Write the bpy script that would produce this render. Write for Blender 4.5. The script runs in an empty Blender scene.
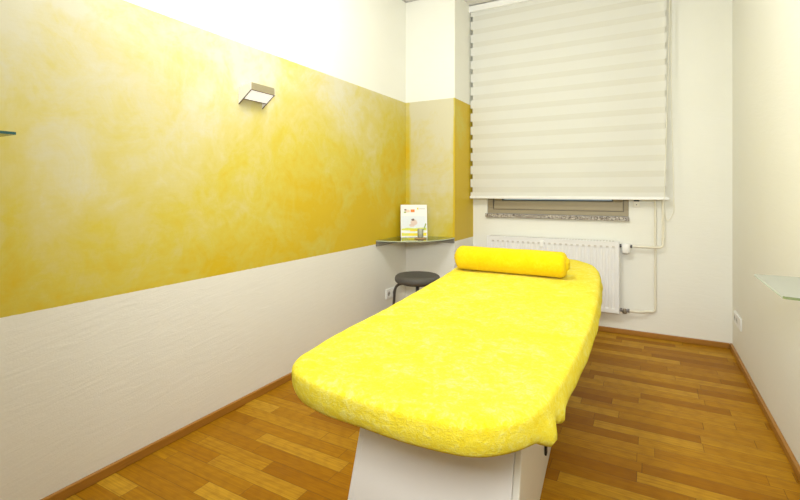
import bpy, bmesh, math, random
from mathutils import Vector, Matrix, noise
random.seed(7)
C = bpy.context.scene.collection
PI = math.pi

# ------------------------------------------------------------------ room measures (metres)
XL, XR, YB, YF, ZC = -2.0, 0.562, 4.208, -1.5, 2.985
COLX, COLY = -1.506, 3.726            # pillar in the far left corner
BAND0, BAND1 = 0.752, 2.031           # yellow painted band

# ------------------------------------------------------------------ node helpers
class NT:
    def __init__(s, name):
        s.m = bpy.data.materials.new(name); s.m.use_nodes = True
        s.t = s.m.node_tree; s.t.nodes.clear()
        s.out = s.t.nodes.new('ShaderNodeOutputMaterial')
    def n(s, typ, ins=None, **props):
        nd = s.t.nodes.new('ShaderNode' + typ)
        for k, v in props.items(): setattr(nd, k, v)
        for k, v in (ins or {}).items(): s.put(nd.inputs[k], v)
        return nd
    def put(s, sock, v):
        if hasattr(v, 'is_output'): s.t.links.new(v, sock)
        else:
            if isinstance(v, (tuple, list)) and len(v) == 3 and sock.type == 'RGBA': v = (*v, 1)
            sock.default_value = v
    def math(s, op, a, b=0.0, c=None, clamp=False):
        nd = s.t.nodes.new('ShaderNodeMath'); nd.operation = op; nd.use_clamp = clamp
        s.put(nd.inputs[0], a); s.put(nd.inputs[1], b)
        if c is not None: s.put(nd.inputs[2], c)
        return nd.outputs[0]
    def mix(s, f, a, b, mode='MIX'):
        nd = s.t.nodes.new('ShaderNodeMix'); nd.data_type = 'RGBA'; nd.blend_type = mode; nd.clamp_factor = True
        s.put(nd.inputs[0], f); s.put(nd.inputs[6], a); s.put(nd.inputs[7], b)
        return nd.outputs[2]
    def rng(s, v, a, b, c=0.0, d=1.0, smooth=False):
        nd = s.n('MapRange', {0: v, 1: a, 2: b, 3: c, 4: d}); nd.clamp = True
        if smooth: nd.interpolation_type = 'SMOOTHSTEP'
        return nd.outputs[0]
    def coords(s, world=False):
        return s.n('NewGeometry').outputs['Position'] if world else s.n('TexCoord').outputs['Object']
    def noise(s, vec, scale, detail=4, rough=.5, dist=0.0, sc=None):
        if sc: vec = s.n('Mapping', {0: vec, 3: sc}).outputs[0]
        nd = s.n('TexNoise', {'Vector': vec, 'Scale': scale, 'Detail': detail, 'Roughness': rough, 'Distortion': dist})
        return nd.outputs['Fac']
    def bump(s, h, strength=.3, dist=.01, normal=None):
        ins = {'Height': h, 'Strength': strength, 'Distance': dist}
        if normal is not None: ins['Normal'] = normal
        return s.n('Bump', ins).outputs[0]
    def bsdf(s, col, rough=.5, normal=None, **kw):
        ins = {'Base Color': col, 'Roughness': rough}
        if normal is not None: ins['Normal'] = normal
        for k, v in kw.items(): ins[k.replace('_', ' ')] = v
        nd = s.n('BsdfPrincipled', ins)
        s.t.links.new(nd.outputs[0], s.out.inputs[0])
        return s.m

def plain(name, col, rough=.5, var=.04, nscale=30, bump=0.0, **kw):
    t = NT(name); p = t.coords()
    f = t.noise(p, nscale)
    c = t.mix(f, tuple(max(0, x * (1 - var)) for x in col), tuple(min(1, x * (1 + var)) for x in col))
    nrm = t.bump(f, bump, .002) if bump else None
    return t.bsdf(c, rough, nrm, **kw)

# ------------------------------------------------------------------ mesh helpers
def obj(name, bm, mats, parent=None, smooth=None, loc=None, rot=None):
    bmesh.ops.recalc_face_normals(bm, faces=bm.faces[:])
    me = bpy.data.meshes.new(name); bm.to_mesh(me); bm.free()
    for m in (mats if isinstance(mats, (list, tuple)) else [mats]): me.materials.append(m)
    o = bpy.data.objects.new(name, me); C.objects.link(o)
    if smooth is not None:
        for p in me.polygons: p.use_smooth = True
        if smooth > 0:
            try: me.set_sharp_from_angle(angle=math.radians(smooth))
            except Exception: pass
    if parent is not None: o.parent = parent
    if loc: o.location = loc
    if rot: o.rotation_euler = rot
    return o

def thing(name, label, cat, loc=(0, 0, 0), rz=0, group=None):
    o = bpy.data.objects.new(name, None); C.objects.link(o)
    o.empty_display_size = .05
    o.location = loc; o.rotation_euler = (0, 0, rz)
    return tag(o, label, cat, group)
def tag(o, label, cat, group=None):
    o['label'] = label; o['category'] = cat
    if group: o['group'] = group
    return o
def struct(name, bm, m, smooth=None):
    o = obj(name, bm, m, None, smooth); o['kind'] = 'structure'; return o

def box(bm, a, b, bevel=0.0, mi=0, segs=2):
    t = bmesh.new()
    bmesh.ops.create_cube(t, size=1)
    for v in t.verts:
        v.co = Vector([(a[i] + b[i]) / 2 + v.co[i] * (b[i] - a[i]) for i in range(3)])
    if bevel: bmesh.ops.bevel(t, geom=t.edges[:], offset=bevel, segments=segs, affect='EDGES', profile=.5)
    for f in t.faces: f.material_index = mi
    merge(bm, t)
def merge(bm, t, mat=None):
    if mat is not None: bmesh.ops.transform(t, matrix=mat, verts=t.verts[:])
    me = bpy.data.meshes.new('tmp'); t.to_mesh(me); t.free(); bm.from_mesh(me); bpy.data.meshes.remove(me)
def prism(bm, pts, d, axis='Z', at=0.0, mi=0, bevel=0.0):
    """polygon pts (2D) extruded by d along axis from at"""
    t = bmesh.new()
    def mk(p, h):
        return {'Z': (p[0], p[1], h), 'Y': (p[0], h, p[1]), 'X': (h, p[0], p[1])}[axis]
    lo = [t.verts.new(mk(p, at)) for p in pts]; hi = [t.verts.new(mk(p, at + d)) for p in pts]
    t.faces.new(lo[::-1]); t.faces.new(hi)
    n = len(pts)
    for i in range(n): t.faces.new((lo[i], lo[(i + 1) % n], hi[(i + 1) % n], hi[i]))
    bmesh.ops.recalc_face_normals(t, faces=t.faces[:])
    if bevel: bmesh.ops.bevel(t, geom=t.edges[:], offset=bevel, segments=2, affect='EDGES', profile=.5)
    for f in t.faces: f.material_index = mi
    merge(bm, t)
def tube(bm, pts, r, seg=12, cap=True, mi=0):
    pts = [Vector(p) for p in pts]; rings = []
    up = None
    for i, p in enumerate(pts):
        d = (pts[min(i + 1, len(pts) - 1)] - pts[max(i - 1, 0)]).normalized()
        if up is None: up = Vector((0, 0, 1)) if abs(d.z) < .9 else Vector((1, 0, 0))
        u = (up - d * up.dot(d)).normalized(); w = d.cross(u); up = u
        rr = r[i] if isinstance(r, (list, tuple)) else r
        rings.append([bm.verts.new(p + (u * math.cos(2 * PI * k / seg) + w * math.sin(2 * PI * k / seg)) * rr) for k in range(seg)])
    for a, b in zip(rings, rings[1:]):
        for k in range(seg):
            bm.faces.new((a[k], a[(k + 1) % seg], b[(k + 1) % seg], b[k])).material_index = mi
    if cap:
        bm.faces.new(rings[0][::-1]).material_index = mi; bm.faces.new(rings[-1]).material_index = mi
def arc_path(pts, r, n=6):
    """polyline with rounded corners"""
    pts = [Vector(p) for p in pts]; out = [pts[0]]
    for i in range(1, len(pts) - 1):
        a, b, c = pts[i - 1], pts[i], pts[i + 1]
        p0 = b + (a - b).normalized() * r; p1 = b + (c - b).normalized() * r
        for k in range(n + 1):
            t = k / n
            out.append(p0 * (1 - t) ** 2 + b * 2 * t * (1 - t) + p1 * t * t)
    out.append(pts[-1]); return out
def lathe(bm, prof, seg=32, mi=0, cx=0, cy=0):
    rings = []
    for r, z in prof:
        if r < 1e-6: rings.append([bm.verts.new((cx, cy, z))])
        else: rings.append([bm.verts.new((cx + r * math.cos(2 * PI * k / seg), cy + r * math.sin(2 * PI * k / seg), z)) for k in range(seg)])
    for a, b in zip(rings, rings[1:]):
        for k in range(seg):
            k2 = (k + 1) % seg
            if len(a) == 1 and len(b) == 1: continue
            if len(a) == 1: f = bm.faces.new((a[0], b[k], b[k2]))
            elif len(b) == 1: f = bm.faces.new((a[k], a[k2], b[0]))
            else: f = bm.faces.new((a[k], a[k2], b[k2], b[k]))
            f.material_index = mi
def catmull(P, n):
    out = []; m = len(P)
    for i in range(m):
        p0, p1, p2, p3 = (Vector(P[(i + j) % m]) for j in (-1, 0, 1, 2))
        for k in range(n):
            t = k / n
            out.append(.5 * ((2 * p1) + (p2 - p0) * t + (2 * p0 - 5 * p1 + 4 * p2 - p3) * t * t + (3 * p1 - p0 - 3 * p2 + p3) * t ** 3))
    return out
def resample(P, n):
    m = len(P); L = [0]
    for i in range(m): L.append(L[-1] + (P[(i + 1) % m] - P[i]).length)
    out = []; j = 0
    for k in range(n):
        s = L[-1] * k / n
        while L[j + 1] < s: j += 1
        f = (s - L[j]) / max(1e-9, L[j + 1] - L[j])
        out.append(P[j].lerp(P[(j + 1) % m], f))
    return out

# ------------------------------------------------------------------ materials
def wall_paint(name, band, lowtint=(.83, .81, .745)):
    t = NT(name); p = t.coords(True)
    s = t.n('SeparateXYZ', {0: p}).outputs
    fine = t.noise(p, 130, 3, .6)
    brush = t.noise(t.n('VectorRotate', {'Vector': p, 'Angle': -.16}, rotation_type='X_AXIS').outputs[0], 11, 4, .6, .8, sc=(1, .55, 3.6))
    hgt = t.math('ADD', t.math('MULTIPLY', fine, .22), brush)
    white = t.mix(t.noise(p, 3), (.87, .862, .785), (.895, .89, .83))
    if not band:
        return t.bsdf(white, .7, t.bump(hgt, .2, .006))
    # wiped yellow glaze over cream: large clouds, trowel arcs and fine scuffs
    n1 = t.noise(p, 1.5, 6, .6, .7)
    n2 = t.noise(p, 5.0, 7, .66, 1.2)
    n3 = t.noise(p, 22, 4, .6, .6)
    g = t.math('ADD', t.math('MULTIPLY', n1, .80), t.math('ADD', t.math('MULTIPLY', n2, .36), t.math('MULTIPLY', n3, .12)))
    # light's sheen painted into the yellow: paler high and near, deeper low and far
    sheen_grad = t.math('ADD', t.rng(s[1], .9, 3.75, -.11, .20), t.rng(s[2], BAND0, BAND1 - .1, .29, -.17))
    side = t.rng(s[0], COLX - .02, COLX - .003, 0.0, .22)  # shade on the pillar's side face painted in as deeper yellow
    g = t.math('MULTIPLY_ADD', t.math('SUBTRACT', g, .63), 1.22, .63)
    k = t.math('ADD', t.math('ADD', g, sheen_grad), side)
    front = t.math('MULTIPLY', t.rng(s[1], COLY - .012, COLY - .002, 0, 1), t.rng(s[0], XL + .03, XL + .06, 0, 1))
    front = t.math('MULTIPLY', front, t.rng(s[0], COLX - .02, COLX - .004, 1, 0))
    k = t.math('SUBTRACT', k, t.math('MULTIPLY', front, .33))  # frontal light on the pillar painted in as paler yellow
    cr = t.n('ValToRGB', {0: k}); e = cr.color_ramp.elements
    e[0].position = .40; e[0].color = (.65, .61, .445, 1)
    e[1].position = .97; e[1].color = (.65, .455, .010, 1)
    x = e.new(.60); x.color = (.64, .56, .22, 1)
    x = e.new(.80); x.color = (.63, .52, .07, 1)
    wob = t.math('MULTIPLY', t.math('SUBTRACT', t.noise(p, 40, 2), .5), .004)
    z = t.math('ADD', s[2], wob)
    inb = t.math('MULTIPLY', t.math('GREATER_THAN', z, BAND0), t.math('LESS_THAN', z, BAND1))
    low = t.math('LESS_THAN', z, BAND0)
    base = t.mix(low, white, t.mix(t.noise(p, 5, 4), lowtint, tuple(min(1, c * 1.04) for c in lowtint)))
    col = t.mix(inb, base, cr.outputs[0])
    rough = t.math('SUBTRACT', .75, t.math('MULTIPLY', inb, .22))
    hb = t.math('ADD', hgt, t.math('MULTIPLY', t.math('MULTIPLY', n2, inb), 1.0))
    return t.bsdf(col, rough, t.bump(hb, t.math('SUBTRACT', .17, t.math('MULTIPLY', inb, .09)), .008))

def floor_mat():
    t = NT('oak_parquet'); p = t.coords(True)
    s = t.n('SeparateXYZ', {0: p}).outputs
    v = t.math('DIVIDE', t.math('ADD', s[1], 10), .0775); row = t.math('FLOOR', v)
    r1 = t.n('TexWhiteNoise', {'W': row}, noise_dimensions='1D').outputs[0]
    r2 = t.n('TexWhiteNoise', {'W': t.math('ADD', row, 71.3)}, noise_dimensions='1D').outputs[0]
    ln = t.math('MULTIPLY_ADD', r2, .22, .40)
    u = t.math('ADD', t.math('DIVIDE', t.math('ADD', s[0], 10), ln), t.math('MULTIPLY', r1, 9))
    col = t.math('FLOOR', u)
    cell = t.n('CombineXYZ', {0: row, 1: col, 2: 3.3}).outputs[0]
    wn = t.n('TexWhiteNoise', {'Vector': cell}, noise_dimensions='3D')
    rc = wn.outputs[0]
    off = t.n('VectorMath', {0: wn.outputs[1], 1: (20, 20, 20)}, operation='MULTIPLY').outputs[0]
    q = t.n('VectorMath', {0: p, 1: off}, operation='ADD').outputs[0]
    grain = t.noise(q, 1, 6, .65, .5, sc=(3, 120, 3))
    soft = t.noise(q, 1, 3, .5, 1.2, sc=(2.2, 16, 2))
    rings = t.n('TexWave', {'Vector': t.n('Mapping', {0: q, 3: (1.6, 15, 1)}).outputs[0], 'Scale': 2.2, 'Distortion': 7.0, 'Detail': 2.0, 'Detail Scale': .7}).outputs[1]
    cr = t.n('ValToRGB', {0: t.math('ADD', t.math('MULTIPLY', rc, .88), t.math('MULTIPLY', soft, .12))}); e = cr.color_ramp.elements
    e[0].position = .05; e[0].color = (.33, .13, .003, 1)
    e[1].position = .95; e[1].color = (.64, .36, .03, 1)
    x = e.new(.32); x.color = (.43, .19, .006, 1)
    x = e.new(.65); x.color = (.52, .26, .012, 1)
    c = t.mix(t.rng(grain, .35, .70, .50, 0), cr.outputs[0], (.20, .07, .004))
    c = t.mix(t.math('MULTIPLY', t.rng(rings, .55, .95), .16), c, (.22, .08, .006))
    fv = t.math('FRACT', v); fu = t.math('FRACT', u)
    ev = t.math('MINIMUM', fv, t.math('SUBTRACT', 1, fv)); eu = t.math('MULTIPLY', t.math('MINIMUM', fu, t.math('SUBTRACT', 1, fu)), 6)
    gap = t.rng(t.math('MINIMUM', ev, eu), .0, .022, 1, 0)
    c = t.mix(t.math('MULTIPLY', gap, .75), c, (.07, .028, .008))
    h = t.math('SUBTRACT', t.math('MULTIPLY', grain, .25), gap)
    return t.bsdf(c, t.rng(grain, .3, .7, .34, .46), t.bump(h, .25, .002), Specular_IOR_Level=.07)

def terry(name, a, b, c):
    t = NT(name); p = t.coords()
    big = t.noise(p, 9, 6, .7, 1.0)
    mid = t.noise(p, 60, 5, .8, .6)
    pile = t.noise(p, 330, 2, .7)
    k = t.math('ADD', t.math('MULTIPLY', big, .45), t.math('MULTIPLY', mid, .6))
    cr = t.n('ValToRGB', {0: k}); e = cr.color_ramp.elements
    e[0].position = .40; e[0].color = (*a, 1); e[1].position = .66; e[1].color = (*c, 1)
    x = e.new(.53); x.color = (*b, 1)
    h = t.math('ADD', pile, t.math('MULTIPLY', mid, 1.6))
    return t.bsdf(cr.outputs[0], .95, t.bump(h, .7, .006), Sheen_Weight=.1, Sheen_Roughness=.5, Sheen_Tint=(1, .95, .55, 1), Specular_IOR_Level=.1)

def arch_glass(name, tint, gloss=.08, diff=0.0, dcol=(.7, .75, .7), rough=.02):
    t = NT(name)
    p = t.coords()
    v = t.noise(p, 6)
    tc = t.mix(v, tint, tuple(min(1, x * 1.02) for x in tint))
    tr = t.n('BsdfTransparent', {0: tc}).outputs[0]
    gl = t.n('BsdfGlossy', {0: (.95, 1, .97), 'Roughness': rough}).outputs[0]
    fr = t.n('Fresnel', {0: 1.5}).outputs[0]
    m = t.n('MixShader', {0: t.math('ADD', fr, gloss, clamp=True), 1: tr, 2: gl}).outputs[0]
    if diff:
        d = t.n('BsdfDiffuse', {0: dcol}).outputs[0]
        m = t.n('MixShader', {0: diff, 1: m, 2: d}).outputs[0]
    t.t.links.new(m, t.out.inputs[0]); return t.m

def granite():
    t = NT('speckled_granite'); p = t.coords()
    v = t.n('TexVoronoi', {'Vector': p, 'Scale': 150.0}).outputs['Color']
    k = t.n('SeparateColor', {0: v}).outputs[0]
    cr = t.n('ValToRGB', {0: k}); cr.color_ramp.interpolation = 'CONSTANT'; e = cr.color_ramp.elements
    e[0].position = 0; e[0].color = (.12, .10, .085, 1); e[1].position = .72; e[1].color = (.62, .58, .52, 1)
    x = e.new(.25); x.color = (.36, .31, .26, 1)
    return t.bsdf(cr.outputs[0], .35)

def sheer(name, col, alpha):
    t = NT(name); p = t.coords()
    w = t.noise(p, 400, 1)
    tr = t.n('BsdfTransparent', {0: (1, 1, 1)}).outputs[0]
    d = t.n('BsdfDiffuse', {0: t.mix(w, tuple(x * .95 for x in col), col)}).outputs[0]
    tl = t.n('BsdfTranslucent', {0: col}).outputs[0]
    f = t.n('MixShader', {0: .25, 1: d, 2: tl}).outputs[0]
    m = t.n('MixShader', {0: alpha, 1: tr, 2: f}).outputs[0]
    t.t.links.new(m, t.out.inputs[0]); return t.m

def wood_trim():
    t = NT('oak_trim'); p = t.coords(True)
    g = t.noise(p, 1, 5, .6, .4, sc=(6, 6, 110))
    c = t.mix(g, (.30, .125, .012), (.46, .21, .03))
    return t.bsdf(c, .42, t.bump(g, .1, .002))

def brushed():
    t = NT('brushed_aluminium'); p = t.coords()
    g = t.noise(p, 1, 3, .6, 0, sc=(8, 8, 400))
    return t.bsdf(t.mix(g, (.40, .345, .22), (.56, .49, .34)), .42, t.bump(g, .1, .001), Metallic=.75)

def emit(name, col, st):
    t = NT(name); p = t.coords()
    c = t.mix(t.noise(p, 20), col, tuple(min(1, x * 1.03) for x in col))
    nd = t.n('BsdfPrincipled', {'Base Color': c, 'Roughness': .3, 'Emission Color': c, 'Emission Strength': st})
    t.t.links.new(nd.outputs[0], t.out.inputs[0]); return t.m

M = dict(
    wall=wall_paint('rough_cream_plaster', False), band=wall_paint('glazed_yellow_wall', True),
    ceil=plain('ceiling_paint', (.84, .82, .79), .8, .03, 40, .1), floor=floor_mat(), trim=wood_trim(),
    sheet=terry('yellow_terry', (.88, .675, .010), (.91, .75, .045), (.94, .85, .20)),
    bolster=terry('yellow_bolster_terry', (.88, .58, .002), (.90, .63, .004), (.92, .69, .02)),
    laminate=plain('white_laminate', (.83, .80, .77), .38, .015, 12), laminate2=plain('white_laminate_beige_lit', (.80, .77, .69), .42, .015, 12),  # second laminate: beige light on the right side panel put into its colour
    seam=plain('board_edge', (.88, .84, .72), .4, .02), dark=plain('black_plastic', (.012, .012, .013), .4, .1),
    vinyl=plain('cushion_vinyl', (.75, .62, .12), .5), seat=plain('anthracite_upholstery', (.085, .078, .070), .55, .12, 300, .35),
    steel=plain('grey_steel', (.30, .29, .29), .3, .05, Metallic=.85), darksteel=plain('dark_tube', (.10, .095, .095), .32, .05, Metallic=.7),
    enamel=plain('white_enamel', (.86, .86, .865), .3, .01), groove=plain('radiator_slots', (.60, .57, .52), .6), plastic=plain('white_plastic', (.93, .93, .92), .35, .01),
    pipe=plain('cream_pipe_paint', (.83, .79, .66), .35, .02), brass=plain('tarnished_brass', (.32, .27, .20), .3, .2, 60, Metallic=.9),
    taupe=plain('taupe_window_frame', (.37, .31, .205), .45, .04), taupe2=plain('taupe_window_sash', (.42, .355, .24), .45, .04), gasket=plain('gasket', (.05, .06, .06), .5),
    granite=granite(), wglass=arch_glass('window_glass', (.85, .9, .88), .02),
    glass=arch_glass('clear_shelf_glass', (.90, .92, .82), .05), gedge=plain('green_glass_edge', (.50, .56, .40), .15, .1, 20),
    tealglass=arch_glass('teal_shelf_glass', (.72, .82, .76), .06, .35, (.45, .46, .38)), tealedge=plain('teal_glass_edge', (.008, .085, .095), .15, .1, 20),
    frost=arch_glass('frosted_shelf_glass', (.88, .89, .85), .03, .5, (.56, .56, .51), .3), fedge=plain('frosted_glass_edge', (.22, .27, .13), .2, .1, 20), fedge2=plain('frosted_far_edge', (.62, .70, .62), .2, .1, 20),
    alu=brushed(), diffuser=emit('lamp_diffuser', (.90, .91, .98), .50), lampside=emit('lamp_side_glow', (.92, .92, .92), .05), lampdark=plain('lamp_edge', (.10, .055, .05), .4),  # faint glow put into the lamp's side panels so they look brightly lit
    blind=sheer('blind_band', (.93, .925, .875), .97), blindsheer=sheer('blind_sheer', (.93, .915, .84), .88), blindback=sheer('blind_back_band', (.92, .905, .83), .97), blindwhite=plain('blind_rail_white', (.90, .90, .885), .35, .01),
    cord=plain('white_cord', (.84, .81, .70), .6), railgrey=plain('rail_grey', (.30, .29, .27), .35, .05, Metallic=.6),
    paper=plain('card_paper', (.90, .90, .90), .5, .01), sky=plain('print_pale_blue', (.80, .84, .90), .5, .04, 60), orange=plain('print_orange', (.85, .24, .02), .5), yellow=plain('print_yellow', (.88, .72, .02), .5, .05, 60),
    lime=plain('print_lime', (.70, .74, .10), .5, .1, 60), greyink=plain('print_grey', (.55, .55, .55), .5), skin=plain('print_skin', (.78, .62, .55), .5, .1, 200), brown=plain('print_brown', (.20, .12, .09), .5), peach=plain('print_peach', (.85, .66, .52), .5), leaf=plain('leaf_green', (.32, .42, .10), .5, .2, 60),
    cork=plain('coaster_wood', (.42, .27, .12), .6, .1, 90), tumbler=arch_glass('tumbler_glass', (.95, .96, .94), .0, .30, (.80, .80, .72)), filling=plain('dark_jar_filling', (.62, .60, .50), .6, .35, 160),
)

# ------------------------------------------------------------------ setting
T = .15
bm = bmesh.new(); box(bm, (XL - T, YF - T, -.1), (XR + T, YB + .4, 0)); struct('floor', bm, M['floor'])
bm = bmesh.new(); box(bm, (XL - T, YF - T, ZC), (XR + T, YB + .4, ZC + .1)); struct('ceiling', bm, M['ceil'])
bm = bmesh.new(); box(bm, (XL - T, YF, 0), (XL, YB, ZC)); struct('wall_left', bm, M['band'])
bm = bmesh.new(); box(bm, (XR, YF, 0), (XR + T, YB, ZC)); struct('wall_right', bm, M['wall'])
bm = bmesh.new(); box(bm, (XL - T, YF - T, 0), (XR + T, YF, ZC)); struct('wall_front', bm, plain('dark_unseen_wall', (.38, .33, .28), .7))  # unseen wall behind the camera, darkened to cut its bounce light
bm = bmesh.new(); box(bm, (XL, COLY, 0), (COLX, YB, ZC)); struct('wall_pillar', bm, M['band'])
WX0, WX1, WZ0, WZ1 = -1.362, -.141, .985, 2.72
bm = bmesh.new()
box(bm, (XL - T, YB, 0), (XR + T, YB + .3, WZ0 - .035)); box(bm, (XL - T, YB, WZ1), (XR + T, YB + .3, ZC))
box(bm, (XL - T, YB, WZ0 - .035), (WX0, YB + .3, WZ1)); box(bm, (WX1, YB, WZ0 - .035), (XR + T, YB + .3, WZ1))
struct('wall_back', bm, M['wall'])
bm = bmesh.new()
box(bm, (XL, COLY - .012, ZC - .012), (COLX + .012, COLY, ZC), .002); box(bm, (XL, YF, ZC - .012), (XL + .012, COLY - .012, ZC), .002)
struct('trim_1', bm, plain('grey_ceiling_line', (.52, .50, .48), .6))

BBH = .041
def bb(name, a, b):
    bm = bmesh.new(); box(bm, a, b, .004); struct(name, bm, M['trim'])
bb('baseboard_left', (XL, YF, 0), (XL + .018, COLY, BBH))
bb('baseboard_right', (XR - .018, YF, 0), (XR, YB, BBH))
bb('baseboard_back', (COLX + .018, YB - .018, 0), (XR - .018, YB, BBH))
bm = bmesh.new(); box(bm, (XL + .018, COLY - .018, 0), (COLX + .018, COLY, BBH), .004); box(bm, (COLX, COLY, 0), (COLX + .018, YB, BBH), .004); struct('baseboard_pillar', bm, M['trim'])

# window: frame, sash, glass, granite sill
w = bpy.data.objects.new('window_1', None); C.objects.link(w); w['kind'] = 'structure'
fy0, fy1 = YB + .012, YB + .08
def ring(bm, x0, x1, z0, z1, t, y0, y1, bev=.004):
    box(bm, (x0, y0, z0), (x1, y1, z0 + t), bev); box(bm, (x0, y0, z1 - t), (x1, y1, z1), bev)
    box(bm, (x0, y0, z0 + t), (x0 + t, y1, z1 - t), bev); box(bm, (x1 - t, y0, z0 + t), (x1, y1, z1 - t), bev)
bm = bmesh.new(); ring(bm, WX0, WX1, WZ0, WZ1, .055, fy0, fy1); obj('window_frame', bm, M['taupe'], w)
bm = bmesh.new(); ring(bm, WX0 + .062, WX1 - .042, WZ0 + .046, WZ1 - .05, .078, fy0 - .002, fy1 - .01, .008); sash = obj('window_sash', bm, M['taupe2'], w)
bm = bmesh.new(); ring(bm, WX0 + .054, WX1 - .036, WZ0 + .038, WZ1 - .044, .006, fy0 - .003, fy0 + .004, .001); obj('groove_shade', bm, plain('dark_groove_shade', (.14, .115, .075), .5), sash)  # dark ring added to stand for the shaded groove around the sash
bm = bmesh.new(); ring(bm, WX0 + .138, WX1 - .118, WZ0 + .121, WZ1 - .13, .012, fy0 + .004, fy1 - .02, .001); obj('gasket', bm, M['gasket'], sash)
bm = bmesh.new(); box(bm, (WX0 + .14, fy0 + .03, WZ0 + .12), (WX1 - .12, fy0 + .036, WZ1 - .12)); obj('pane', bm, M['wglass'], w)
bm = bmesh.new(); box(bm, (WX0 - .012, YB - .034, WZ0 - .036), (WX1 + .004, YB + .02, WZ0 - .001), .004); obj('window_sill', bm, M['granite'], w)

# ------------------------------------------------------------------ zebra blind
BX0, BX1, BZ0, BZ1 = -1.497, .128, 1.128, 2.935
BY = YB - .098
bl = thing('roller_blind', 'wide cream striped double roller blind pulled down over the window', 'blind', ((BX0 + BX1) / 2, BY, BZ0))
def lx(x): return x - (BX0 + BX1) / 2
def lz(z): return z - BZ0
bm = bmesh.new(); box(bm, (lx(-1.535), -.02, lz(2.917)), (lx(.165), .046, lz(2.976)), .006); obj('headrail', bm, M['blindwhite'], bl)
for x in (-1.25, -.25):
    bm = bmesh.new(); box(bm, (lx(x) - .02, .046, lz(2.925)), (lx(x) + .02, .098, lz(2.97)), .003); obj('mounting_bracket', bm, M['blindwhite'], bl)
per, wide = .1262, .078
def fabric(name, y, phase, m_op, m_sh, x0, x1, wd, tilt=0.0):
    bm = bmesh.new(); z = BZ0 + .012; zs = [z]; kinds = []
    z2 = z - phase
    while z2 < BZ1:
        for dz, k in ((wd, 0), (per - wd, 1)):
            a, b = max(z2, z), min(z2 + dz, BZ1); z2 += dz
            if b > a + 1e-5: kinds.append(k); zs.append(b)
    n = 14
    for r, k in enumerate(kinds):
        xa, xb = (x0, x1) if k == 0 else (x0 + .021, x1 - .012)
        rows = [[bm.verts.new((lx(xa + (xb - xa) * i / n), y + .0015 * math.sin(i * .9 + zz * 9), lz(zz))) for i in range(n + 1)] for zz in (zs[r], zs[r + 1])]
        for i in range(n): bm.faces.new((rows[0][i], rows[0][i + 1], rows[1][i + 1], rows[1][i])).material_index = k
    bmesh.ops.remove_doubles(bm, verts=bm.verts[:], dist=1e-5)
    return obj(name, bm, [m_op, m_sh], bl, 0)
fabric('front_fabric', 0.0, .03, M['blind'], M['blindsheer'], BX0, BX1, wide)
fabric('back_fabric', .026, .03 + per * .5, M['blindback'], M['blindsheer'], BX0 + .021, BX1 - .012, .090)
bm = bmesh.new(); box(bm, (lx(BX0 - .006), -.012, 0), (lx(BX1 + .018), .032, .024), .005); obj('bottom_rail', bm, M['blindwhite'], bl)
# side cord loop
bm = bmesh.new()
pts = [(lx(.152), -.024, lz(2.92)), (lx(.135), -.026, lz(2.0)), (lx(.113), -.03, lz(1.2)), (lx(.107), -.03, lz(1.08)), (lx(.115), -.03, lz(1.01)), (lx(.137), -.03, lz(.968)), (lx(.152), -.03, lz(.985)), (lx(.172), -.03, lz(1.03)), (lx(.176), -.03, lz(1.08)), (lx(.172), -.02, lz(1.4)), (lx(.16), -.01, lz(2.0)), (lx(.158), 0, lz(2.92))]
dense = []
for i in range(len(pts) - 1):
    p0, p1, p2, p3 = (Vector(pts[max(0, min(len(pts) - 1, i + j))]) for j in (-1, 0, 1, 2))
    for k in range(6):
        t = k / 6
        dense.append(.5 * ((2 * p1) + (p2 - p0) * t + (2 * p0 - 5 * p1 + 4 * p2 - p3) * t * t + (3 * p1 - p0 - 3 * p2 + p3) * t ** 3))
dense.append(Vector(pts[-1]))
tube(bm, dense, .0028, 6); obj('pull_cord', bm, M['cord'], bl, 0)

# ------------------------------------------------------------------ radiator
RX0, RX1, RZ0, RZ1 = -1.336, -.207, .183, .778
RY0, RY1 = YB - .10, YB - .035
rad = thing('radiator', 'white ribbed panel radiator below the window', 'radiator', ((RX0 + RX1) / 2, YB, RZ0))
def rx(x): return x - (RX0 + RX1) / 2
W = RX1 - RX0; H = RZ1 - RZ0
bm = bmesh.new()
nf = 23; pitch = (W - .06) / nf
prof = [(rx(RX0) + .0, 0.0), (rx(RX0) + .026, 0)]
zz0, zz1 = .035, H - .045
# fluted pressed front: cross-section swept between lower and upper pressing line
def row(z, depth):
    r = [bm.verts.new((rx(RX0) + .004, RY0 - YB, z)), bm.verts.new((rx(RX0) + .03, RY0 - YB, z))]
    for i in range(nf):
        x = rx(RX0) + .03 + i * pitch
        r += [bm.verts.new((x + pitch * .34, RY0 - YB, z)), bm.verts.new((x + pitch * .48, RY0 - YB + depth, z)), bm.verts.new((x + pitch * .86, RY0 - YB + depth, z)), bm.verts.new((x + pitch, RY0 - YB, z))]
    r.append(bm.verts.new((rx(RX1) - .004, RY0 - YB, z)))
    return r
rows = [row(0.004, 0), row(zz0, 0), row(zz0 + .012, .0055), row(zz1 - .012, .0055), row(zz1, 0), row(H - .006, 0)]
for a, b in zip(rows, rows[1:]):
    for i in range(len(a) - 1): bm.faces.new((a[i], a[i + 1], b[i + 1], b[i]))
for i in range(nf):
    x = rx(RX0) + .03 + i * pitch
    box(bm, (x + pitch * .46, RY0 - YB - .0012, zz1), (x + pitch * .90, RY0 - YB + .004, zz1 + .009), .001, 1)
obj('front_panel', bm, [M['enamel'], M['groove']], rad)
bm = bmesh.new(); box(bm, (rx(RX0) + .012, RY0 - YB + .011, .006), (rx(RX1) - .012, RY1 - YB, H - .012), .004); obj('back_panel', bm, M['enamel'], rad)
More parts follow.
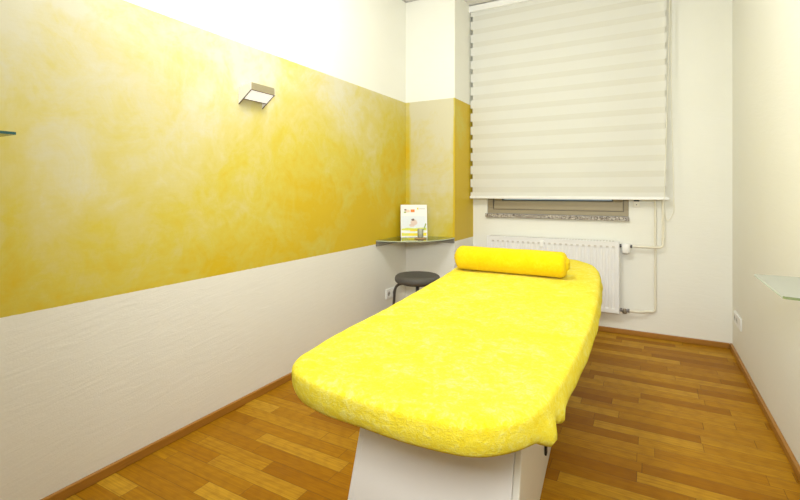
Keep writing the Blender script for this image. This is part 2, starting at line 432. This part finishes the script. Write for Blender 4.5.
for x in (rx(RX0), rx(RX1) - .008):
    bm = bmesh.new(); box(bm, (x, RY0 - YB - .003, 0), (x + .008, RY1 - YB + .004, H), .002); obj('side_panel', bm, M['enamel'], rad)
bm = bmesh.new(); box(bm, (rx(RX0) + .002, RY0 - YB - .002, H - .010), (rx(RX1) - .002, RY1 - YB + .002, H + .002), .002)
n = 44
for i in range(n):
    x = rx(RX0) + .03 + (W - .06) * i / n
    box(bm, (x, RY0 - YB + .002, H + .0018), (x + .013, RY1 - YB - .004, H + .0032), 0, 1)
obj('top_grille', bm, [M['enamel'], M['groove']], rad)
bm = bmesh.new(); cxk = rx(-.828); box(bm, (cxk - .017, RY0 - YB - .014, H - .075), (cxk + .017, RY0 - YB + .002, H - .02), .005); obj('clip', bm, M['plastic'], rad)
for x in (-.35, .35):
    bm = bmesh.new(); box(bm, (x - .02, RY1 - YB - .01, .05), (x + .02, -.0005, .5), .003); obj('bracket', bm, M['enamel'], rad)

# valves and pipes
vy = YB - .062
tv = thing('thermostatic_valve', 'white thermostat valve at the upper right corner of the radiator', 'radiator valve', (RX1, vy, .745))
bm = bmesh.new(); tube(bm, [(.0, 0, .0), (.022, 0, 0)], .014, 14); tube(bm, [(.072, 0, .0), (.094, 0, 0)], .013, 14); tube(bm, [(.016, 0, .0), (.075, 0, 0)], .009, 12); obj('fitting', bm, M['darksteel'], tv, 40)
bm = bmesh.new()
tube(bm, [(.047, 0, .022), (.047, 0, .014), (.047, 0, -.038), (.047, 0, -.055), (.047, 0, -.062)], [.030, .034, .034, .029, .016], 18)
tube(bm, [(.02, 0, 0), (.072, 0, 0)], .016, 14)
obj('thermostat_head', bm, M['plastic'], tv, 40)
rv = thing('return_valve', 'tarnished metal return valve at the lower right corner of the radiator', 'radiator valve', (RX1, vy, .212))
bm = bmesh.new(); tube(bm, [(.0, 0, 0), (.072, 0, 0)], .009, 12); tube(bm, [(.006, 0, 0), (.02, 0, 0)], .016, 6); tube(bm, [(.058, 0, -.0), (.074, 0, -.0)], .016, 6); obj('fitting', bm, M['steel'], rv, 40)
bm = bmesh.new(); tube(bm, [(.038, 0, .012), (.038, 0, -.006), (.038, 0, -.022), (.038, 0, -.026)], [.013, .018, .018, .012], 10); obj('body', bm, M['brass'], rv, 40)
bm = bmesh.new(); tube(bm, arc_path([(RX1 + .093, vy, .745), (.02, vy, .745), (.105, YB - .045, .745), (.105, YB - .037, .80), (.105, YB - .037, ZC - .001)], .03), .0095, 12)
tube(bm, [(.105, YB - .037, .81), (.105, YB - .037, .825)], .0115, 12)
tag(obj('supply_pipe', bm, M['pipe'], None, 40), 'cream painted pipe bending up from the thermostat valve, the right upright', 'pipe')
vy2 = YB - .012
bm = bmesh.new(); tube(bm, arc_path([(RX1 + .072, vy, .212), (-.04, vy, .212), (.0, vy2, .212), (.052, vy2, .212), (.052, vy2, ZC - .001)], .03), .0095, 12)
tube(bm, [(.052, vy2, .275), (.052, vy2, .29)], .0115, 12)
tag(obj('return_pipe', bm, M['pipe'], None, 40), 'cream painted pipe bending up from the lower return valve, the left upright', 'pipe')

# small wall box under the blind
sb = thing('wall_box', 'small cream box with a black top on the wall under the blind', 'sensor', (-.083, YB, 1.068))
bm = bmesh.new(); box(bm, (-.026, -.014, 0), (.026, 0, .055), .003); h_ = obj('housing', bm, M['pipe'], sb)
bm = bmesh.new(); tube(bm, [(0, -.016, .018), (0, -.013, .018)], .004, 10); obj('screw', bm, M['dark'], h_)
bm = bmesh.new(); box(bm, (-.02, -.03, .046), (.02, -.0005, .075), .002); obj('latch', bm, M['dark'], sb)

# ------------------------------------------------------------------ sockets
def socket(name, label, loc, rz, gangs, gw=.086, n_sock=2):
    t = thing(name, label, 'electrical outlet', loc, rz)
    wd = gw * gangs
    bm = bmesh.new(); box(bm, (-wd / 2, -.011, -.043), (wd / 2, 0, .043), .004); obj('cover_plate', bm, M['plastic'], t)
    for i in range(n_sock):
        cx = -wd / 2 + gw * (i + .5)
        bm = bmesh.new()
        seg = 24
        # recessed round well
        prof = [(.030, -.0125), (.027, -.0135), (.0225, -.0125), (.021, -.0115), (0, -.0113)]
        rings = []
        for r, y in prof:
            rings.append([bm.verts.new((cx + r * math.cos(2 * PI * k / seg), y, r * math.sin(2 * PI * k / seg))) for k in range(seg)] if r else [bm.verts.new((cx, y, 0))])
        for a, b in zip(rings, rings[1:]):
            for k in range(seg):
                if len(b) == 1: f = bm.faces.new((a[k], a[(k + 1) % seg], b[0])); 
                else: f = bm.faces.new((a[k], a[(k + 1) % seg], b[(k + 1) % seg], b[k]))
                f.material_index = 1 if len(b) == 1 else 0
        s_ = obj('socket', bm, [M['plastic'], plain_grey], t)
        bm = bmesh.new()
        for dx in (-.0095, .0095): tube(bm, [(cx + dx, -.0122, 0), (cx + dx, -.0112, 0)], .0036, 10)
        obj('pin_hole', bm, M['dark'], s_)
    return t
plain_grey = plain('socket_well', (.42, .41, .39), .5)
socket('wall_socket', 'white double wall socket low on the right wall', (XR, 3.935, .282), -PI / 2, 3, .088)
socket('wall_socket', 'white wall socket behind the stool on the left wall', (XL, 3.435, .298), PI / 2, 2)

# ------------------------------------------------------------------ massage table
bt = thing('massage_table', 'massage table with a flared white pedestal under yellow cover', 'massage table', (-.60, 2.1, 0), math.radians(4.2))
R_ = Matrix.Rotation(-math.radians(4.2), 4, 'Z')
def L(x, y, z=0):            # world -> table frame
    return R_ @ Vector((x + .60, y - 2.1, z))
p0 = L(-.885, 1.18); p1 = L(-.319, 1.18)
hw = .281; cxp = -.072
yb, yt = -.905, -.645           # front foot at floor / under top
TOPZ = .621
def side(x):
    bm = bmesh.new(); prism(bm, [(yb + .004, 0), (.80, 0), (.58, TOPZ), (yt + .004, TOPZ)], .022, 'X', x, 0, .004); return bm
px0, px1 = cxp - hw, cxp + hw
obj('side_panel', side(px0), M['laminate'], bt); obj('side_panel', side(px1 - .022), M['laminate2'], bt)
bm = bmesh.new(); prism(bm, [(yb, 0), (yb + .022, 0), (yt + .022, TOPZ), (yt, TOPZ)], px1 - px0 - .045, 'X', px0 + .0225, 0, .0015); obj('front_panel', bm, M['laminate'], bt)
bm = bmesh.new(); prism(bm, [(.80 - .026, 0), (.80 - .004, 0), (.58 - .004, TOPZ), (.58 - .026, TOPZ)], px1 - px0 - .045, 'X', px0 + .0225, 0, .0015); obj('back_panel', bm, M['laminate'], bt)
hp = L(-.345, 1.93)
bm = bmesh.new(); box(bm, (px1 + .0005, hp.y - .010, .10), (px1 + .010, hp.y + .02, .148), .004); obj('handle', bm, M['dark'], bt)

OUT = [(-.178, 1.40), (-.174, 1.75), (-.184, 2.10), (-.205, 2.45), (-.226, 2.72), (-.258, 2.98), (-.315, 3.18), (-.405, 3.315), (-.53, 3.375), (-.66, 3.395),
       (-.80, 3.375), (-.93, 3.32), (-1.03, 3.20), (-1.085, 3.02), (-1.09, 2.80), (-1.066, 2.60), (-1.035, 2.36), (-.990, 1.95), (-.957, 1.58), (-.937, 1.26), (-.915, 1.08), (-.899, .990), (-.847, .915), (-.76, .876),
       (-.64, .860), (-.50, .855), (-.39, .864), (-.31, .886), (-.245, .938), (-.205, 1.02), (-.188, 1.15)]
outl = resample(catmull([(x, y, 0) for x, y in OUT], 10), 300)
NO = len(outl)
cen = Vector((-.60, 2.12, 0))
nrm = []
for i in range(NO):
    d = (outl[(i + 1) % NO] - outl[i - 1]).normalized(); nrm.append(Vector((d.y, -d.x, 0)))
if (outl[0] - cen).dot(nrm[0]) < 0: nrm = [-x for x in nrm]
# table board under the cover (part of the table)
bm = bmesh.new()
lo = [bm.verts.new(L(*(p - q * .075).xy, .622)) for p, q in zip(outl[::3], nrm[::3])]; hi = [bm.verts.new(L(*(p - q * .075).xy, .6335)) for p, q in zip(outl[::3], nrm[::3])]
bm.faces.new(lo); bm.faces.new(hi[::-1])
for i in range(len(lo)): bm.faces.new((lo[i], lo[(i + 1) % len(lo)], hi[(i + 1) % len(lo)], hi[i]))
obj('tabletop', bm, M['vinyl'], bt)

# fitted terry cover
ZT = .722
def fold(p):                 # gathered corner by the near right foot
    d1 = math.exp(-((p.x + .193) ** 2 + (p.y - 1.065) ** 2) / (2 * .020 ** 2))
    d2 = math.exp(-((p.x + .186) ** 2 + (p.y - 1.155) ** 2) / (2 * .016 ** 2))
    d3 = math.exp(-((p.x + .19) ** 2 + (p.y - 1.11) ** 2) / (2 * .018 ** 2))
    return d1, d2, d3
bm = bmesh.new(); rings = []
# skirt from the bottom hem upward, then over the edge and in to the middle
prof = [(-.055, .638, 0), (-.020, .634, .3), (-.004, .638, .8), (.002, .647, 1), (.004, .657, 1), (.004, .668, .9), (.002, .678, .7), (-.001, .688, .5), (-.004, .699, .3), (-.007, .709, .1), (-.014, .7165, 0), (-.028, .7215, 0), (-.05, .7232, 0)]
for k, (ins, z, wv) in enumerate(prof):
    r = []
    for i, (p, q) in enumerate(zip(outl, nrm)):
        d1, d2, d3 = fold(p)
        near = max(0, min(1, (1.12 - p.y) / .2))
        v = p + q * (ins - near * .022 * max(0, min(1, (.705 - z) / .06)))
        wob = noise.noise(Vector((p.x * 9, p.y * 9, z * 6 + 3)))
        low = min(1, max(0, (.70 - z) / .06))
        v = v + q * (wv * (wob * .005 + low * (d1 * .020 + d2 * .008 - d3 * .008) * (1 if k > 0 else .3)))
        dz = -low * (d1 * .022 + d2 * .008 - d3 * .006)
        hem = noise.noise(Vector((p.x * 5, p.y * 5, 9.1))) * .005 * (1 if z < .65 else 0)
        wr = 0
        if z > .70: wr = .0035 * noise.noise(Vector((v.x * 7, v.y * 7, 1.7))) + .0018 * noise.noise(Vector((v.x * 21, v.y * 17, 5.7)))
        r.append(bm.verts.new((v.x, v.y, z + dz + hem + wr)))
    rings.append(r)
# remaining top: shrink toward the centre line
last = [Vector(v.co) for v in rings[-1]]
for s in (.93, .85, .76, .66, .56, .46, .36, .27, .18, .10, .04):
    r = []
    for v in last:
        c = Vector((-.60 - .07 * (v.y - 2.12), 2.12 + (v.y - 2.12) * .62, 0))
        q = c.lerp(v, s)
        wr = .0045 * noise.noise(Vector((q.x * 6, q.y * 6, 1.7))) + .002 * noise.noise(Vector((q.x * 20, q.y * 16, 5.7)))
        r.append(bm.verts.new((q.x, q.y, .7232 + .004 * (1 - s) + wr * min(1, (1 - s) * 4))))
    rings.append(r)
for a, b in zip(rings, rings[1:]):
    for i in range(NO): bm.faces.new((a[i], a[(i + 1) % NO], b[(i + 1) % NO], b[i]))
ir = rings[-1]
bm.faces.new(ir)
tag(obj('terry_cover', bm, M['sheet'], None, 0), 'bright yellow terry fitted cover stretched over the massage table', 'sheet')

# bolster
bo = thing('bolster', 'rolled yellow terry bolster lying across the head of the massage table', 'bolster', (-.700, 2.56, .7975), 0)
bm = bmesh.new(); n = 40; seg = 36; LB = .317; RB = .0715; rings = []
st = [(-LB, .018), (-LB + .001, .035), (-LB + .004, .051), (-LB + .014, .0645), (-LB + .03, RB)] + [(-LB + .03 + (2 * LB - .06) * i / n, RB) for i in range(1, n)] + [(LB - .03, RB), (LB - .014, .0645), (LB - .004, .051), (LB - .001, .035), (LB + .0, .018)]
for x, r in st:
    rg = []
    for k in range(seg):
        a = 2 * PI * k / seg
        e = max(0, 1 - (LB - abs(x)) / .035)
        rr = r * (1 + .05 * e * math.sin(9 * a + 1.3)) + .0025 * noise.noise(Vector((x * 8, math.cos(a) * 1.5, math.sin(a) * 1.5)))
        z = rr * math.sin(a)
        if z < -.066: z = -.066 + (z + .066) * .3
        rg.append(bm.verts.new((x, rr * math.cos(a), z)))
    rings.append(rg)
for a, b in zip(rings, rings[1:]):
    for k in range(seg): bm.faces.new((a[k], a[(k + 1) % seg], b[(k + 1) % seg], b[k]))
bm.faces.new(rings[0]); bm.faces.new(rings[-1][::-1])
obj('cover', bm, M['bolster'], bo, 0)
for sgn in (-1, 1):          # gathered tuft of cloth at each end
    bm = bmesh.new(); rr = []
    for j, (dx, r) in enumerate(((-.004, .036), (.006, .030), (.012, .022), (.010, .012), (-.004, .008))):
        rr.append([bm.verts.new((sgn * (LB + dx), (r + .006 * math.sin(7 * a_ + j)) * math.cos(a_), (r + .005 * math.sin(5 * a_)) * math.sin(a_) + .004)) for a_ in [2 * PI * k / 24 for k in range(24)]])
    for a, b in zip(rr, rr[1:]):
        for k in range(24): bm.faces.new((a[k], a[(k + 1) % 24], b[(k + 1) % 24], b[k]))
    obj('gathered_end', bm, M['bolster'], bo, 0)

# ------------------------------------------------------------------ stool
stl = thing('stool', 'round dark grey upholstered stool with tubular legs in the far left corner', 'stool', (-1.655, 3.285, 0), .35)
SR = .186
bm = bmesh.new(); lathe(bm, [(0, .452), (.12, .452), (SR - .012, .456), (SR - .003, .463), (SR, .475), (SR - .001, .492), (SR - .006, .504), (SR - .018, .513), (.12, .520), (0, .522)], 48); obj('seat', bm, M['seat'], stl, 50)
bm = bmesh.new(); lathe(bm, [(0, .440), (.13, .440), (.13, .4525), (0, .4525)], 32); obj('seat_plate', bm, M['darksteel'], stl, 30)
for k in range(4):
    a = PI / 4 + k * PI / 2 + .88
    d = Vector((math.cos(a), math.sin(a), 0))
    bm = bmesh.new(); tube(bm, arc_path([d * .06 + Vector((0, 0, .44)), d * .182 + Vector((0, 0, .44)), d * .215 + Vector((0, 0, .006))], .07), .011, 12)
    lg = obj('leg', bm, M['darksteel'], stl, 40)
    bm = bmesh.new(); e_ = d * .215; tube(bm, [e_ + Vector((0, 0, .0)), e_ + Vector((0, 0, .02))], .0135, 12); obj('rubber_foot', bm, M['dark'], lg, 40)
bm = bmesh.new(); tube(bm, [(.203 * math.cos(2 * PI * k / 40), (.203) * math.sin(2 * PI * k / 40), .17) for k in range(41)], .008, 8, False); obj('foot_ring', bm, M['steel'], stl, 0)

# ------------------------------------------------------------------ corner shelf
cs = thing('corner_shelf', 'triangular clear glass corner shelf on grey metal rails', 'shelf', (XL, COLY, .735))
SX, SY = COLX - XL, COLY - 3.195
pts = [(.003, -.003)]
ns = 24
for i in range(ns + 1):
    a = PI / 2 * i / ns
    ex = 2 / 2.25
    pts.append((max(.003, SX * math.sin(a) ** ex if a else .003), min(-.003, -SY * max(0, math.cos(a)) ** ex)))
bm = bmesh.new(); prism(bm, pts, .008, 'Z', .043)
bm.faces.ensure_lookup_table(); bmesh.ops.recalc_face_normals(bm, faces=bm.faces[:])
for f in bm.faces: f.material_index = 0 if abs(f.normal.z) > .9 else 1
obj('glass_pane', bm, [M['glass'], M['gedge']], cs)
bm = bmesh.new(); box(bm, (0.0005, -SY - .002, 0), (.018, -.018, .043), .002); obj('rail', bm, M['railgrey'], cs)
bm = bmesh.new(); box(bm, (.0005, -.018, 0), (SX, -.0005, .043), .002); obj('rail', bm, M['railgrey'], cs)

# leaflet card leaning in the corner
GZ = .735 + .0512
card_rz = math.radians(32)
cd = thing('display_card', 'white printed display card leaning on the glass corner shelf', 'display card', (-1.846, 3.598, GZ), card_rz)
CW, CH = .240, .292
tiltm = Matrix.Rotation(math.radians(-9), 4, 'X')
def flat(name, items, par=cd):
    for nm, mat, polys in items:
        bm = bmesh.new()
        for poly, lift in polys:
            t = bmesh.new(); prism(t, [(x * CW - CW / 2, z * CH) for x, z in poly], -.0006, 'Y', -.0022 - lift); merge(bm, t)
        bmesh.ops.transform(bm, matrix=tiltm, verts=bm.verts[:])
        obj(nm, bm, mat, par)
def rect(x0, z0, x1, z1): return [(x0, z0), (x1, z0), (x1, z1), (x0, z1)]
def blob(cx, cz, rx_, rz_, n=14, s=1.0): return [(cx + rx_ * math.cos(2 * PI * k / n) * (1 + .18 * math.sin(3 * k * s)), cz + rz_ * math.sin(2 * PI * k / n) * (1 + .15 * math.cos(2 * k + s))) for k in range(n)]
bm = bmesh.new(); box(bm, (-CW / 2, -.002, 0), (CW / 2, .002, CH), .0008)
bmesh.ops.transform(bm, matrix=tiltm, verts=bm.verts[:]); obj('board', bm, M['paper'], cd)
flat('print', [
    ('printed_picture', M['sky'], [(rect(.03, .26, .97, .64), 0)]),
    ('printed_figure', M['skin'], [(blob(.50, .44, .13, .085, s=1.2), .0006), (blob(.42, .36, .10, .05, s=.7), .0006)]),
    ('printed_hair', M['brown'], [(blob(.46, .53, .06, .035), .0012)]),
    ('printed_meadow', M['lime'], [([(.03, .20), (.97, .20), (.97, .28), (.75, .285), (.5, .265), (.25, .28), (.03, .25)], .0007), (rect(.03, .045, .30, .10), .0007)]),
    ('printed_bar', M['yellow'], [(rect(.03, .03, .97, .125), .0003)]),
    ('printed_bar', M['yellow'], [(rect(.35, .175, .85, .225), .0012)]), ('printed_emblem', M['yellow'], [(rect(.62, .845, .675, .905), 0)]),
    ('printed_strip', M['paper'], [(rect(.10, .115, .72, .165), .0014)]),
    ('printed_emblem', M['orange'], [(rect(.38, .765, .53, .85), 0)]),
    ('printed_sketch', M['peach'], [(blob(.26, .80, .09, .045, s=.4), 0)]),
    ('printed_mark', M['brown'], [(blob(.18, .84, .045, .025), .0006)]),
    ('printed_leaf', M['leaf'], [(blob(.16, .765, .05, .025, s=2), .0005)]),
    ('printed_stem', M['leaf'], [([(.84, .20), (.88, .20), (.97, .40), (.93, .42)], .0016)]),
    ('printed_line', M['greyink'], [(rect(.69, .862, .93, .880), 0)]),
])
bm = bmesh.new(); prism(bm, [(-.03, 0), (.03, 0), (.02, .2), (-.02, .2)], .002, 'Y', 0)
bmesh.ops.transform(bm, matrix=Matrix.Translation((0, .002, .25)) @ Matrix.Rotation(math.radians(14), 4, 'X') @ Matrix.Translation((0, 0, -.2)), verts=bm.verts[:]); 
for v in bm.verts:
    pass
strut_o = obj('easel_strut', bm, M['paper'], cd, loc=(0, .055, -.02))

co = bmesh.new(); lathe(co, [(0, 0), (.050, 0), (.052, .002), (.052, .006), (.050, .008), (0, .008)], 28)
CX, CYy = -1.728, 3.487
tag(obj('coaster', co, M['cork'], None, 40, (CX, CYy, GZ)), 'small round brown coaster under the tumbler on the corner shelf', 'coaster')
tg = thing('tumbler', 'small clear tumbler standing on the brown coaster in front of the card', 'glass', (CX, CYy, GZ + .0083))
bm = bmesh.new(); lathe(bm, [(0, .0005), (.022, .0005), (.024, .003), (.026, .078), (.0248, .079), (.0238, .076), (.022, .008), (0, .007)], 28); obj('cup', bm, M['tumbler'], tg, 40)
bm = bmesh.new(); lathe(bm, [(0, .009), (.0212, .009), (.0222, .030), (.012, .036), (0, .037)], 20); obj('filling', bm, M['filling'], tg, 40)

# ------------------------------------------------------------------ wall lamp (left wall)
lp = thing('wall_lamp', 'wedge-shaped aluminium wall lamp on the yellow left wall', 'lamp', (XL, 1.84, 1.687), 0)
y0, y1 = -.089, .089
sp = [(0, 0), (0, .094), (.099, .111), (.099, .070)]
for y in (y0, y1 - .004):
    bm = bmesh.new(); prism(bm, sp, .004, 'Y', y, 0, .0006); sp_o = obj('side_panel', bm, M['lampside'], lp)
    bm = bmesh.new(); prism(bm, [(.001, -.0025), (.0, .0005), (.098, .0702), (.0995, .0675)], .0044, 'Y', y - .0002); obj('edge_strip', bm, M['lampdark'], sp_o)
bm = bmesh.new(); box(bm, (.095, y0 + .0005, .070), (.0992, y1 - .0005, .1105), .0012); fp = obj('front_panel', bm, M['alu'], lp)
bm = bmesh.new(); box(bm, (.0945, y0 + .004, .0672), (.0992, y1 - .004, .0698), .0004); obj('edge_strip', bm, M['lampdark'], fp)
bm = bmesh.new(); prism(bm, [(.0005, .088), (.0005, .0935), (.095, .1095), (.095, .104)], y1 - y0 - .009, 'Y', y0 + .0045); obj('top_panel', bm, M['lampside'], lp)
# sloping glass between the side panels, open slot at the wall
bm = bmesh.new(); prism(bm, [(.036, .0275), (.036, .031), (.094, .072), (.094, .0685)], y1 - y0 - .009, 'Y', y0 + .0045); df = obj('diffuser', bm, M['diffuser'], lp)
bm = bmesh.new(); prism(bm, [(.033, .0245), (.033, .031), (.0358, .032), (.0358, .0265)], y1 - y0 - .009, 'Y', y0 + .0045); obj('edge_strip', bm, M['lampdark'], df)

# ------------------------------------------------------------------ side shelves
ls = thing('glass_shelf', 'dark-edged teal glass shelf high on the left wall', 'shelf', (XL, .4, 1.385))
bm = bmesh.new(); prism(bm, [(.001, -.42), (.18, -.42), (.182, -.415), (.182, .272), (.178, .279), (.001, .279)], .009, 'Z', 0)
bmesh.ops.recalc_face_normals(bm, faces=bm.faces[:])
for f in bm.faces: f.material_index = 0 if abs(f.normal.z) > .9 else 1
obj('glass_pane', bm, [M['tealglass'], M['tealedge']], ls)
for yy in (-.3, .15):
    bm = bmesh.new(); box(bm, (.0005, yy - .02, -.012), (.03, yy + .02, -.0005), .003); obj('clamp', bm, M['steel'], ls)
rs = thing('glass_shelf', 'frosted pale glass shelf on the right wall', 'shelf', (XR, 2.02, .862))
bm = bmesh.new(); prism(bm, [(-.0005, .218), (-.192, .218), (-.192, -.206), (-.186, -.212), (-.0005, -.258)], .008, 'Z', 0)
bmesh.ops.recalc_face_normals(bm, faces=bm.faces[:])
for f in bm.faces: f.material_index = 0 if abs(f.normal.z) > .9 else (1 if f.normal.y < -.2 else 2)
obj('glass_pane', bm, [M['frost'], M['fedge'], M['fedge2']], rs)
for yy in (-.2, .12):
    bm = bmesh.new(); box(bm, (-.03, yy - .02, -.012), (-.0005, yy + .02, -.0005), .003); obj('clamp', bm, M['steel'], rs)

# ------------------------------------------------------------------ light
def area(name, loc, rot, size, power, col):
    l = bpy.data.lights.new(name, 'AREA'); l.shape = 'RECTANGLE'; l.size, l.size_y = size; l.energy = power; l.color = col
    o = bpy.data.objects.new(name, l); C.objects.link(o); o.location = loc; o.rotation_euler = rot; return o
def bulb(name, loc, r, power, col):
    l = bpy.data.lights.new(name, 'POINT'); l.shadow_soft_size = r; l.energy = power; l.color = col
    o = bpy.data.objects.new(name, l); C.objects.link(o); o.location = loc; return o
bulb('ceiling_bulb', (-.92, 1.65, 2.6), .22, 61, (.965, 1, .98))
fl = area('frontal_flash_fill', (.0, -.35, 1.7), (math.radians(76), 0, math.radians(12)), (.5, .4), 15, (.965, 1, .98)); fl.data.spread = math.radians(95)  # fill light added by the camera, aimed forward to brighten the table front
wd = bpy.data.worlds.new('world'); bpy.context.scene.world = wd; wd.use_nodes = True
bg = wd.node_tree.nodes['Background']; bg.inputs[0].default_value = (.75, .82, .9, 1); bg.inputs[1].default_value = .6

# ------------------------------------------------------------------ camera
cam = bpy.data.cameras.new('camera'); co_ = bpy.data.objects.new('camera', cam); C.objects.link(co_)
cam.sensor_width = 36; cam.lens = 448 * 36 / 800; cam.shift_y = -59 / 800; cam.clip_start = .02
co_.location = (0, 0, 1.2); co_.rotation_euler = (PI / 2, 0, math.atan(248 / 448))
sc = bpy.context.scene; sc.camera = co_
sc.view_settings.view_transform = 'Standard'; sc.view_settings.look = 'None'; sc.view_settings.exposure = .15
